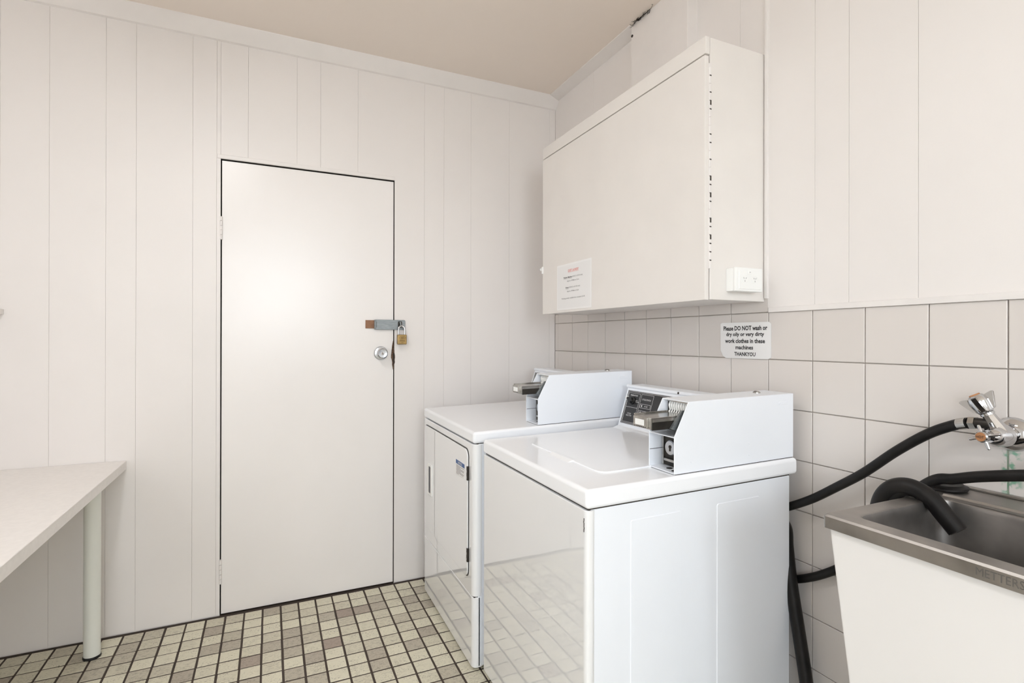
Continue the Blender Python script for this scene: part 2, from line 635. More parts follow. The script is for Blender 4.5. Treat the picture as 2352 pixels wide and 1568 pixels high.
# right wall with tiles below and sheets above
wall_right = struct(MB().box(0.008, 0.12, YB - 0.1, 0.1, -0.02, ZC).build('wall_right', 'wallgrout', smooth=0))
wall_right['label'] = 'right wall with painted square tiles below and panels above'
TP, TZ, T0, ZT = 0.1570, 0.1564, 0.1916, 1.3301
gw = 0.0026


def wtile(y0, y1, z0, z1):
    cy, cz = (y0 + y1) / 2, (z0 + z1) / 2
    w, h = abs(y1 - y0) - gw, abs(z1 - z0) - gw
    key = (round(w, 4), round(h, 4))
    if key not in WT:
        me = tile_data('wall_tile', w, h, 0.0075, 0.0013, 'wtile')
        # local z (up) -> -x ; local x -> y ; local y -> z
        me.transform(Matrix(((0, 0, -1, 0), (1, 0, 0, 0), (0, 1, 0, 0), (0, 0, 0, 1))))
        me.flip_normals()
        bmx = bmesh.new()
        bmx.from_mesh(me)
        bmesh.ops.recalc_face_normals(bmx, faces=bmx.faces[:])
        bmx.to_mesh(me)
        bmx.free()
        WT[key] = me
    o = bpy.data.objects.new('wall_tile', WT[key])
    o.location = (random.uniform(-0.0003, 0.0004) + 0.0005, cy, cz)
    o.rotation_euler = (random.uniform(-.0015, .0015), random.uniform(-.003, .003), random.uniform(-.003, .003))
    o.parent = wall_right
    COL.objects.link(o)


WT = {}
edges = [-0.001, -0.0346] + [-(T0 + TP * k) for k in range(0, 18)]
for r in range(9):
    z1 = ZT - TZ * r
    z0 = max(ZT - TZ * (r + 1), 0.0)
    if z1 - z0 < 0.02:
        continue
    for a, c in zip(edges, edges[1:]):
        wtile(a, c, z0, z1)
# cut course under the cabinet
for a, c in zip(edges, edges[1:]):
    if c > -1.46:
        wtile(a, c, ZT, ZT + 0.052)
# tiles behind the camera, one mass
b = MB()
for r in range(9):
    z1 = ZT - TZ * r
    z0 = max(ZT - TZ * (r + 1), 0.0)
    if z1 - z0 < 0.02:
        continue
    y = edges[-1]
    while y > YB + 0.05:
        b.box(0.0005, 0.008, max(y - TP, YB) + gw / 2, y - gw / 2, z0 + gw / 2, z1 - gw / 2)
        y -= TP
o = b.build('wall_tiles', 'wtile', wall_right, smooth=0)
o['kind'] = 'stuff'
# green stained joint under the tap
MB().box(0.0012, 0.009, -(T0 + TP * 12) - 0.0016, -(T0 + TP * 12) + 0.0016, 0.885, 0.995).build('stained_joint', 'verdigris', wall_right)


def sheet(y0, y1, z0, z1):
    c = 0.0009
    p = [(0.009, y0 - 0.0003), (c, y0 - 0.0003), (0.0, y0 - 0.0003 - c * .6), (0.0, y1 + 0.0003 + c * .6), (c, y1 + 0.0003), (0.009, y1 + 0.0003)]
    return MB().poly(p, 'z', z0, z1).build('wall_panel', 'paint', wall_right, smooth=0)


ZS = ZT + 0.016
for a, c in zip([-1.446, -1.613, -1.717, -1.895, -2.42, -3.0], [-1.613, -1.717, -1.895, -2.42, -3.0, YB]):
    sheet(a, c, ZS, ZC)
for a, c in zip([0.0, -0.40, -0.78, -1.12, -1.331], [-0.40, -0.78, -1.12, -1.331, -1.438]):
    sheet(a, c, ZT + 0.054, ZC)
# strip over the tiles
trim_2 = struct(MB().box(-0.006, 0.006, YB, -1.452, ZT - 0.001, ZS, 0.0018, 2).build('trim_2', 'trimpaint'))
# vertical strip beside the cabinet
trim_3 = struct(MB().box(-0.009, 0.006, -1.4500, -1.4375, ZT + 0.045, ZC, 0.003, 2).build('trim_3', 'trimpaint'))
# cornices
cornA = MB().poly([(0.0, 2.568), (-0.010, 2.572), (-0.050, ZC - 0.004), (-0.052, ZC + 0.003), (0.0, ZC + 0.003)], 'x', XL, 0.0).build('trim_4', 'trimpaint', smooth=0)
struct(cornA)
cornB = MB().poly([(0.0, 2.612), (-0.008, 2.614), (-0.060, ZC - 0.003), (-0.062, ZC + 0.003), (0.0, ZC + 0.003)], 'y', -0.78, -0.03).build('trim_5', 'trimpaint', smooth=0)
struct(cornB)
# flat boxing above the cabinet
boxing = struct(MB().box(-0.05, 0.004, -1.126, -0.777, 2.10, ZC + 0.002, 0.0015, 1).build('trim_6', 'trimpaint'))
boxing['label'] = 'cream vertical boxing above the cabinet'
MB().lathe([(0, 0.0), (0.006, 0.0), (0.006, 0.003), (0, 0.0035)], (-0.0495, -0.785, 2.583), (-1, 0, 0), 10).build('hole', 'gap', boxing)

ceiling = struct(MB().box(XL - 0.1, 0.12, YB - 0.1, 0.12, ZC, ZC + 0.1).build('ceiling', 'ceil', smooth=0))
wl = MB()
wl.box(XL - 0.1, XL, YB - 0.1, WLF[0], -0.02, ZC)
wl.box(XL - 0.1, XL, WLF[1], 0.1, -0.02, ZC)
wl.box(XL - 0.1, XL, WLF[0], WLF[1], -0.02, WLF[2])
wl.box(XL - 0.1, XL, WLF[0], WLF[1], WLF[3], ZC)
wall_left = struct(wl.build('wall_left', 'paint', smooth=0))
w2 = MB()
ym = (WLF[0] + WLF[1]) / 2
for y0, y1, z0, z1 in ((WLF[0], WLF[1], WLF[2], WLF[2] + .04), (WLF[0], WLF[1], WLF[3] - .04, WLF[3]), (WLF[0], WLF[0] + .04, WLF[2], WLF[3]),
                       (WLF[1] - .04, WLF[1], WLF[2], WLF[3]), (ym - .02, ym + .02, WLF[2], WLF[3])):
    w2.box(XL - 0.08, XL - 0.04, y0, y1, z0, z1, 0.003, 1)
added_window = struct(w2.build('window_2', 'alu'))  # added opening, lets in extra light from the left
for y0, y1 in ((WLF[0] + .03, ym - .01), (ym + .01, WLF[1] - .03)):
    MB().box(XL - 0.062, XL - 0.058, y0, y1, WLF[2] + .03, WLF[3] - .03).build('window_pane', 'glass', added_window)
wf = MB()
wf.box(XL, WIN[0], YB - 0.12, YB, -0.02, ZC)
wf.box(WIN[1], 0.008, YB - 0.12, YB, -0.02, ZC)
wf.box(WIN[0], WIN[1], YB - 0.12, YB, -0.02, WIN[2])
wf.box(WIN[0], WIN[1], YB - 0.12, YB, WIN[3], ZC)
wall_front = struct(wf.build('wall_front', 'paint', smooth=0))
w1 = MB()
xm = (WIN[0] + WIN[1]) / 2
for x0, x1, z0, z1 in ((WIN[0], WIN[1], WIN[2], WIN[2] + .04), (WIN[0], WIN[1], WIN[3] - .04, WIN[3]), (WIN[0], WIN[0] + .04, WIN[2], WIN[3]),
                       (WIN[1] - .04, WIN[1], WIN[2], WIN[3]), (xm - .02, xm + .02, WIN[2], WIN[3])):
    w1.box(x0, x1, YB - 0.09, YB - 0.05, z0, z1, 0.003, 1)
window = struct(w1.build('window_1', 'alu'))
for x0, x1 in ((WIN[0] + .03, xm - .01), (xm + .01, WIN[1] - .03)):
    MB().box(x0, x1, YB - 0.072, YB - 0.068, WIN[2] + .03, WIN[3] - .03).build('window_pane', 'glass', window)
ground = struct(MB().box(-30, 20, -30, 20, -0.25, -0.15).build('ground', 'ground', smooth=0))

# ------------------------------------------------------------------ ceiling batten
lm = bpy.data.materials.new('batten_diffuser')
lm.use_nodes = True
pb = lm.node_tree.nodes['Principled BSDF']
pb.inputs['Base Color'].default_value = (0.8, 0.8, 0.8, 1)
pb.inputs['Emission Color'].default_value = (0.97, 0.985, 1.0, 1)
pb.inputs['Emission Strength'].default_value = LAMP_STRENGTH
M['diffuser'] = lm
BX, BY0, BY1 = -1.85, -2.25, -1.00
batten = thing('ceiling_light', 'white fluorescent batten light on the ceiling over the middle of the room', 'ceiling light', (BX, (BY0 + BY1) / 2, ZC))
MB().box(BX - 0.085, BX + 0.085, BY0 - 0.02, BY1 + 0.02, ZC - 0.030, ZC, 0.004, 1).build('light_base', 'plastic', batten)
MB().poly([(BX - 0.075, ZC - 0.030), (BX + 0.075, ZC - 0.030), (BX + 0.065, ZC - 0.055), (BX + 0.045, ZC - 0.066), (BX - 0.045, ZC - 0.066), (BX - 0.065, ZC - 0.055)], 'y', BY0, BY1).build('diffuser', 'diffuser', batten)
for y0, y1 in ((BY0 - 0.02, BY0), (BY1, BY1 + 0.02)):
    MB().box(BX - 0.08, BX + 0.08, y0, y1, ZC - 0.070, ZC - 0.028, 0.004, 1).build('end_cap', 'plastic', batten)

# ------------------------------------------------------------------ door
LX0, LX1 = -1.7040, -0.9362
door = MB().box(LX0, LX1, 0.006, 0.044, 0.006, DZ - 0.006, 0.0012, 1).build('door_1', 'door', smooth=0)
struct(door)
door['label'] = 'plain cream painted gloss door with padlock hasp'
# jamb lining coloured dark to stand in for the shade in the gap
j = MB()
j.box(DX0 - 0.0005, DX0 + 0.0003, 0.004, 0.06, 0, DZ)
j.box(DX1 - 0.0003, DX1 + 0.0005, 0.004, 0.06, 0, DZ)
j.box(DX0, DX1, 0.004, 0.06, DZ - 0.0004, DZ + 0.0004)
j.build('door_gap', 'gap', door)
for za, zb_ in ((1.683, 1.786), (0.144, 0.251)):
    h = MB()
    h.box(LX0 - 0.0035, LX0 + 0.004, -0.001, 0.007, za, zb_, 0.0006, 1)
    hinge = h.build('hinge', 'trimpaint', door)
    n = 5
    for k in range(n):
        zz0 = za + (zb_ - za) * k / n + 0.0008
        zz1 = za + (zb_ - za) * (k + 1) / n - 0.0008
        MB().tube([(LX0 - 0.002, -0.003, zz0), (LX0 - 0.002, -0.003, zz1)], 0.0048, 12).build('knuckle', 'trimpaint', hinge)
# knob
kx, kz = -0.999, 1.168
rose = MB().lathe([(0, 0), (0.034, 0), (0.0345, 0.003), (0.031, 0.0075), (0.018, 0.010), (0.0145, 0.012), (0.0145, 0.020)], (kx, 0.006, kz), (0, -1, 0), 36).build('knob_rose', 'satin', door)
rose['label'] = 'satin chrome door knob'
MB().lathe([(0.0145, 0.018), (0.019, 0.022), (0.0255, 0.030), (0.0268, 0.040), (0.0255, 0.049), (0.021, 0.0525), (0.013, 0.0515), (0.0, 0.0515)], (kx, 0.006, kz), (0, -1, 0), 36).build('knob', 'satin', rose)
MB().lathe([(0, 0.051), (0.0085, 0.051), (0.0085, 0.0535), (0.0, 0.054)], (kx, 0.006, kz), (0, -1, 0), 20).build('key_cylinder', 'chrome', rose)
MB().box(kx - 0.001, kx + 0.001, -0.0495, -0.0483, kz - 0.005, kz + 0.005).build('keyhole', 'gap', rose)
# hasp
MB().box(-1.075, -1.030, 0.001, 0.007, 1.2925, 1.3335, 0.0008, 1).build('wood_packer', 'rawwood', door)['label'] = 'bare brown wood behind the hasp'
hs = MB()
hs.poly(rrect(-1.034, -0.878, 1.2862, 1.3362, 0.006, 4), 'y', -0.0065, -0.0030, 0.0008, 1)
hasp = hs.build('hasp', 'zinc', door)
hasp['label'] = 'grey steel hasp plate'
MB().tube([(-1.029, -0.005, 1.287), (-1.029, -0.005, 1.3355)], 0.0042, 12).build('hasp_pin', 'zinc', hasp)
MB().box(-1.023, -1.0215, -0.0075, -0.006, 1.298, 1.326).build('hasp_slot', 'gap', hasp)
MB().tube(smooth_path([(-0.907, -0.004, 1.327), (-0.907, -0.017, 1.326), (-0.905, -0.022, 1.314), (-0.903, -0.018, 1.302), (-0.903, -0.004, 1.300)], 6), 0.0042, 12).build('staple', 'zinc', hasp)
MB().poly(rrect(-0.916, -0.894, 1.296, 1.331, 0.008, 4), 'y', -0.0068, -0.0060).build('hasp_slot', 'darksteel', hasp)
# splintered timber at the latch
rnd = random.Random(3)
L_, R_ = [], []
for k in range(13):
    z = 1.085 + 0.145 * k / 12
    wv = math.sin(math.pi * k / 12)
    L_.append((LX1 - 0.002 - 0.009 * wv * rnd.uniform(.6, 1.15), z))
    R_.append((LX1 + 0.001 + 0.0075 * max(0, math.sin(math.pi * (k - 1) / 8)) * rnd.uniform(.5, 1.2) if k < 9 else LX1, z))
MB().poly(L_ + R_[::-1], 'y', 0.0045, -0.0012).build('splintered_edge', 'chipwood', door, smooth=0)['label'] = 'bare splintered wood beside the latch'
MB().poly([(LX1 - .003, 1.10), (LX1 + .004, 1.115), (LX1 + .004, 1.165), (LX1 + .001, 1.175), (LX1 - .003, 1.16)], 'y', 0.004, -0.0016).build('latch_hole', 'gap', door, smooth=0)

# ------------------------------------------------------------------ wall cabinet
CX, CY0, CY1, CZ0, CZ1 = -0.264, -1.434, -0.345, 1.366, 2.194
cab = thing('wall_cabinet', 'large cream painted wall cabinet with one wide door above the machines', 'cabinet', (0, (CY0 + CY1) / 2, CZ0))
MB().box(CX + 0.020, -0.001, CY0, CY0 + 0.018, CZ0, CZ1, 0.001, 1).build('side_panel', 'cabinet', cab, smooth=0)
MB().box(CX + 0.020, -0.001, CY1 - 0.018, CY1, CZ0, CZ1, 0.001, 1).build('side_panel', 'cabinet', cab, smooth=0)
MB().box(CX + 0.020, -0.001, CY0 + 0.018, CY1 - 0.018, CZ1 - 0.018, CZ1).build('top_panel', 'cabinet', cab, smooth=0)
MB().box(CX + 0.020, -0.001, CY0 + 0.018, CY1 - 0.018, CZ0 + 0.002, CZ0 + 0.018).build('bottom_panel', 'cabinet', cab, smooth=0)
MB().box(-0.012, -0.001, CY0 + 0.018, CY1 - 0.018, CZ0 + 0.018, CZ1 - 0.018).build('back_panel', 'cabinet', cab, smooth=0)
MB().box(CX, CX + 0.019, CY0 - 0.001, CY1, 2.1395, CZ1 + 0.001, 0.003, 2).build('top_rail', 'cabinet', cab)
cdoor = MB().box(CX - 0.0005, CX + 0.0165, CY0 + 0.001, CY1, CZ0 - 0.002, 2.1355, 0.0025, 2).build('cabinet_door', 'cabinet', cab)
ph = MB().box(CX + 0.0135, CX + 0.024, CY0 - 0.0010, CY0 + 0.004, 1.463, 2.112).build('piano_hinge', 'trimpaint', cab, smooth=0)
z = 1.464
k = 0
rnd = random.Random(5)
while z < 2.085:
    MB().tube([(CX + 0.0185, CY0 - 0.0006, z + 0.0010), (CX + 0.0185, CY0 - 0.0006, z + 0.0245)], 0.0034, 10).build('knuckle', 'trimpaint', ph)
    s = rnd.random()
    if s > 0.25:
        hh = 0.0022 if s < 0.8 else 0.014
        MB().box(CX + 0.0165, CX + 0.0215, CY0 - 0.0043, CY0, z + 0.0252 - hh, z + 0.0265).build('worn_gap', 'gap', ph)  # dark dashes between the knuckles
    z += 0.0265
ct = MB()
ct.box(CX - 0.006, CX + 0.002, CY1 - 0.010, CY1 + 0.002, 1.566, 1.602, 0.002, 1)
ct.lathe([(0.004, 0), (0.004, 0.006), (0.008, 0.009), (0.008, 0.014), (0.0, 0.016)], (CX + 0.002, CY1 + 0.0, 1.590), (-0.35, 0.94, 0), 14)
ct.build('door_catch', 'plastic', cab)['label'] = 'small white catch on the edge of the door'

# notice taped to the cabinet door
nx = CX - 0.001
notice = MB().box(nx - 0.0008, nx + 0.0002, -0.7905, -0.4945, 1.3755, 1.5870, 0.0003, 1).build('laundry_notice', 'paper2')
tag(notice, 'laminated A4 laundry price notice with red heading taped to the cabinet door', 'notice')


def fr_notice(u, w, d):
    return (nx - 0.0010 - d, -u, w)


MB().box(nx - 0.0010, nx - 0.0007, -0.7825, -0.5025, 1.3835, 1.5790).build('sheet', 'paper', notice)
tt = MB()
text_geo(tt, 'GUEST LAUNDRY', 0.5965, 0.6885, 1.5476, 1.5590, fr_notice, 0.01)
tt.box(nx - 0.0013, nx - 0.0010, -0.6885, -0.5965, 1.5452, 1.5459)
tt.build('heading', 'redink', notice, smooth=0)
tt = MB()
text_geo(tt, 'Washing Machine', 0.5560, 0.6308, 1.5180, 1.5276, fr_notice, 0.03)
text_geo(tt, 'Dryer', 0.5757, 0.6036, 1.4715, 1.4802, fr_notice, 0.03)
tt.box(nx - 0.0013, nx - 0.0010, -0.6308, -0.5560, 1.5168, 1.5174)
tt.box(nx - 0.0013, nx - 0.0010, -0.6036, -0.5757, 1.4703, 1.4709)
tt.build('bold_lettering', 'ink', notice, smooth=0)
tt = MB()
for k_, (s, y0, y1, z0, z1) in enumerate((('$3.00 (3 x $1.00 coins)', 0.6342, 0.7207, 1.5190, 1.5274), ('Approx. 30 Minute Cycle', 0.5879, 0.6904, 1.5020, 1.5100),
                          ('$3.00 (3 x $1.00 coins)', 0.6071, 0.7001, 1.4722, 1.4803), ('Approx. 45 Minute Cycle', 0.5881, 0.6889, 1.4548, 1.4628),
                          ('Washing powder available from reception $1.00', 0.5383, 0.7382, 1.4235, 1.4315))):
    tt = MB()
    text_geo(tt, s, y0, y1, z0, z1, fr_notice, 0.004)
    tt.build('lettering', 'greyink', notice, smooth=0)

# sign on the tiles
sg = MB()
sg.poly([(-1.4600, 1.1800), (-1.4480, 1.1735), (-1.2700, 1.1722), (-1.2560, 1.1800), (-1.2450, 1.2000), (-1.2440, 1.2960), (-1.2520, 1.3000), (-1.4520, 1.2985), (-1.4600, 1.2920)], 'x', -0.0012, -0.0002)
sign = sg.build('wall_sign', 'paper', smooth=0)
tag(sign, 'laminated white sign with bold black lettering stuck to the tiles under the cabinet', 'sign')


def fr_sign(u, w, d):
    return (-0.0013 - d, -u, w)


tt = MB()
for s, y0, y1, z0, z1, bo in (('Please DO NOT wash or', 1.2588, 1.4456, 1.2710, 1.2875, .03), ('dry oily or very dirty', 1.2711, 1.4332, 1.2472, 1.2650, .03),
                              ('work clothes in these', 1.2662, 1.4365, 1.2268, 1.2422, .03), ('machines', 1.3132, 1.3886, 1.2047, 1.2192, .03),
                              ('THANKYOU', 1.3081, 1.3982, 1.1816, 1.1955, .03)):
    tt = MB()
    text_geo(tt, s, y0, y1, z0, z1, fr_sign, bo)
    tt.build('lettering', 'ink', sign, smooth=0)

# power outlet on the cabinet side
OX0, OX1, OY, OZ0, OZ1 = -0.176, -0.060, CY0, 1.393, 1.467
out = thing('power_outlet', 'white surface-mounted double power outlet on the side of the cabinet', 'power outlet', ((OX0 + OX1) / 2, OY, OZ0))
MB().box(OX0, OX1, OY - 0.030, OY + 0.0, OZ0, OZ1, 0.003, 2).build('mounting_block', 'plastic', out)
MB().box(OX0 - 0.001, OX1 + 0.001, OY - 0.041, OY - 0.030, OZ0 - 0.001, OZ1 + 0.001, 0.003, 2).build('face_plate', 'plastic', out)
MB().box(OX0 + 0.012, OX1 - 0.008, OY - 0.0425, OY - 0.040, OZ0 + 0.006, OZ1 - 0.006, 0.001, 1).build('cover', 'plastic', out)
MB().box(-0.128, -0.112, OY - 0.0455, OY - 0.042, OZ1 - 0.019, OZ1 - 0.009, 0.001, 1).build('switch', 'plastic', out)
MB().box(-0.1225, -0.1175, OY - 0.0460, OY - 0.0453, OZ1 - 0.0145, OZ1 - 0.0135).build('switch_mark', 'greyink', out)
for ox in (-0.139, -0.095):
    so = MB().lathe([(0.0135, 0.0), (0.0135, 0.0008), (0.012, 0.0008), (0.012, 0.0)], (ox, OY - 0.0424, 1.430), (0, -1, 0), 24).build('socket', 'plastic', out)
    s_ = MB()
    for dx, dz, a in ((-0.0045, 0.004, 30), (0.0045, 0.004, -30), (0, -0.005, 0)):
        c_, q_ = math.cos(math.radians(a)), math.sin(math.radians(a))
        s_.poly([(ox + dx + c_ * p - q_ * q, 1.430 + dz + q_ * p + c_ * q) for p, q in ((-.0006, -.0025), (.0006, -.0025), (.0006, .0025), (-.0006, .0025))], 'y', OY - 0.0429, OY - 0.0424)
    s_.build('pin_slots', 'greyink', so, smooth=0)

# ------------------------------------------------------------------ coin box and console shared by both machines
def coin_box(parent, lx0, ly0, z0, depth, nice):
    W, H1, H2, SL = 0.107, 0.101, 0.194, 0.050
    T = 0.003
    ly1 = ly0 + W
    prof = [(lx0, z0), (lx0, z0 + H1), (lx0 + SL, z0 + H2), (lx0 + depth, z0 + H2), (lx0 + depth, z0)]
    c = MB()
    c.poly(prof, 'y', ly0, ly0 + T, 0.0008, 1)
    c.poly(prof, 'y', ly1 - T, ly1, 0.0008, 1)
    c.box(lx0 + SL, lx0 + depth, ly0 + T, ly1 - T, z0 + H2 - T, z0 + H2)
    c.box(lx0 + 0.001, lx0 + depth, ly0 + T, ly1 - T, z0, z0 + T)
    c.box(lx0 + depth - T, lx0 + depth, ly0 + T, ly1 - T, z0 + T, z0 + H2 - T)
    # shelf over the lower pocket
    c.box(lx0 + 0.001, lx0 + 0.07, ly0 + T, ly1 - T, z0 + H1 - T, z0 + H1)
    box = c.build('coin_box', 'enamel_flat', parent, local=True)
    box['label'] = 'white steel coin box'
    MB().box(lx0 + 0.047, lx0 + 0.050, ly0 + T, ly1 - T, z0 + T, z0 + H1 - T).build('pocket_back', 'darksteel', box, local=True)
    # upper slot plate
    px = lx0 + 0.068
    MB().box(px, px + 0.004, ly0 + T, ly1 - T, z0 + H1, z0 + H2 - T).build('slot_plate', 'darksteel', box, local=True)
    MB().box(px - 0.004, px, ly0 + T, ly1 - T, z0 + H2 - 0.009, z0 + H2 - T).build('plate_lip', 'chrome_worn', box, local=True)
    n = 8
    for k in range(n):
        yy = ly0 + 0.024 + k * 0.0094
        co = MB()
        co.tube(smooth_path([(px - 0.001, yy + 0.0015, z0 + H2 - 0.010), (px - 0.006, yy, z0 + H2 - 0.020), (px - 0.003, yy, z0 + H2 - 0.031), (px - 0.007, yy, z0 + H2 - 0.040), (px - 0.005, yy, z0 + H2 - 0.050)], 4), [0.0034 if k_ < 9 else 0.0022 if k_ < 12 else 0.0031 for k_ in range(17)], 8)
        co.build('slot_tooth', 'plastic' if k % 1 == 0 else 'chrome', box, local=True)
    # coin slide pushed out of the slot
    sx0 = lx0 - 0.062
    zs = z0 + H1 + 0.028
    sl = MB()
    sl.box(sx0, px, ly0 + 0.020, ly0 + 0.094, zs + 0.0225, zs + 0.026, 0.0006, 1)
    sl.box(sx0, sx0 + 0.004, ly0 + 0.020, ly0 + 0.094, zs - 0.006, zs + 0.0225)
    sl.box(sx0, px, ly0 + 0.091, ly0 + 0.094, zs + 0.008, zs + 0.030)
    slide = sl.build('coin_slide', 'chrome_worn', box, local=True)
    MB().box(sx0 + 0.003, px, ly0 + 0.019, ly0 + 0.022, zs - 0.008, zs + 0.0225).build('slide_side', 'darksteel', box, local=True)
    MB().box(sx0 + 0.003, px, ly0 + 0.0185, ly0 + 0.0225, zs + 0.014, zs + 0.0225).build('slide_rail', 'chrome_worn', box, local=True)
    MB().box(sx0 - 0.008, sx0 + 0.001, ly0 + 0.030, ly0 + 0.088, zs - 0.003, zs + 0.0255, 0.002, 2).build('slide_grip', 'chrome_worn', box, local=True)
    MB().box(sx0 - 0.0088, sx0 - 0.0078, ly0 + 0.040, ly0 + 0.078, zs + 0.003, zs + 0.019).build('slide_plate', 'plastic', box, local=True)
    dots = MB()
    for k in range(7):
        dots.box(sx0 - 0.0086, sx0 - 0.0079, ly0 + 0.034 + k * 0.0075, ly0 + 0.038 + k * 0.0075, zs - 0.002, zs + 0.0)
    dots.build('slide_marks', 'ink', box, local=True)
    # sloping zinc guide below the slide
    MB().poly([(lx0 - 0.002, z0 + 0.122), (lx0 + 0.050, z0 + H1 + 0.002), (lx0 + 0.066, z0 + H1 + 0.002), (lx0 + 0.066, z0 + 0.168), (lx0 + 0.037, z0 + 0.169)], 'y', ly0 + 0.011, ly0 + 0.0185).build('slide_guide', 'zinc', box, local=True)
    # lock in the pocket
    lz = z0 + 0.058
    lk = MB().lathe([(0.0, 0.0), (0.0215, 0.0), (0.0215, 0.012), (0.019, 0.0145), (0.012, 0.0135), (0.0, 0.0135)], (lx0 + 0.048, ly0 + 0.057, lz), (-1, 0, 0.0), 24).build('lock', 'satin', box, local=True)
    kh = MB()
    kh.lathe([(0, 0.0138), (0.0048, 0.0138), (0.0048, 0.0148), (0, 0.0149)], (lx0 + 0.048, ly0 + 0.057, lz + 0.003), (-1, 0, 0), 12)
    kh.box(lx0 + 0.0332, lx0 + 0.0345, ly0 + 0.0545, ly0 + 0.0595, lz - 0.009, lz + 0.002)
    kh.build('keyhole', 'gap', box, local=True)
    MB().box(lx0 + 0.030, lx0 + 0.047, ly0 + T, ly0 + 0.078, z0 + 0.020, z0 + 0.027, 0.001, 1).build('lock_bracket', 'chrome_worn', box, local=True)
    MB().box(lx0 + 0.040, lx0 + 0.048, ly0 + 0.090, ly0 + 0.097, z0 + 0.004, z0 + H1 - 0.01).build('pocket_strip', 'chrome_worn', box, local=True)
    MB().box(lx0 + 0.002, lx0 + 0.046, ly1 - 0.0036, ly1 - T, z0 + 0.0490, z0 + 0.0506).build('pocket_seam', 'greyink', box, local=True)
    for hx, hy in ((0.028, 0.052), (0.020, 0.022)):
        MB().lathe([(0, 0), (0.0085, 0), (0.0085, 0.0006), (0.0, 0.0006)], (lx0 + hx, ly0 + hy, z0 + T), (0, 0, 1), 18).build('floor_hole', 'darksteel', box, local=True)
    # embossed slot on the outer face, top cam lock, rivets
    sm = MB()
    sm.poly(rrect(lx0 + depth - 0.064, lx0 + depth - 0.022, z0 + H2 - 0.031, z0 + H2 - 0.022, 0.004, 4), 'y', ly0 - 0.0012, ly0 + 0.001, 0.0008, 1)
    sm.build('embossed_slot', 'enamel_flat', box, local=True)
    MB().box(lx0 + 0.004, lx0 + depth - 0.004, ly0 + 0.0012, ly1 - 0.002, z0 - 0.0022, z0 + 0.0004).build('base_seal', 'gap', box, local=True)  # dark strip stands in for the shadow line under the box
    MB().lathe([(0, 0), (0.011, 0), (0.011, 0.003), (0.007, 0.006), (0, 0.006)], (lx0 + depth - 0.085, ly0 + 0.062, z0 + H2), (0, 0, 1), 18).build('top_lock', 'chrome_worn', box, local=True)
    if nice:
        for dx, dz in ((0.017, 0.055), (0.06, 0.028), (0.28, 0.058), (0.28, 0.025)):
            MB().lathe([(0.003, 0), (0.0025, 0.0008), (0, 0.001)], (lx0 + dx, ly0, z0 + dz), (0, -1, 0), 10).build('rivet', 'enamel_flat', box, local=True)
    return box


SA, SB = (0.601, 0.889), (0.643, 1.015)       # console face line in local lx, lz for the washer
SLEN = math.hypot(SB[0] - SA[0], SB[1] - SA[1])


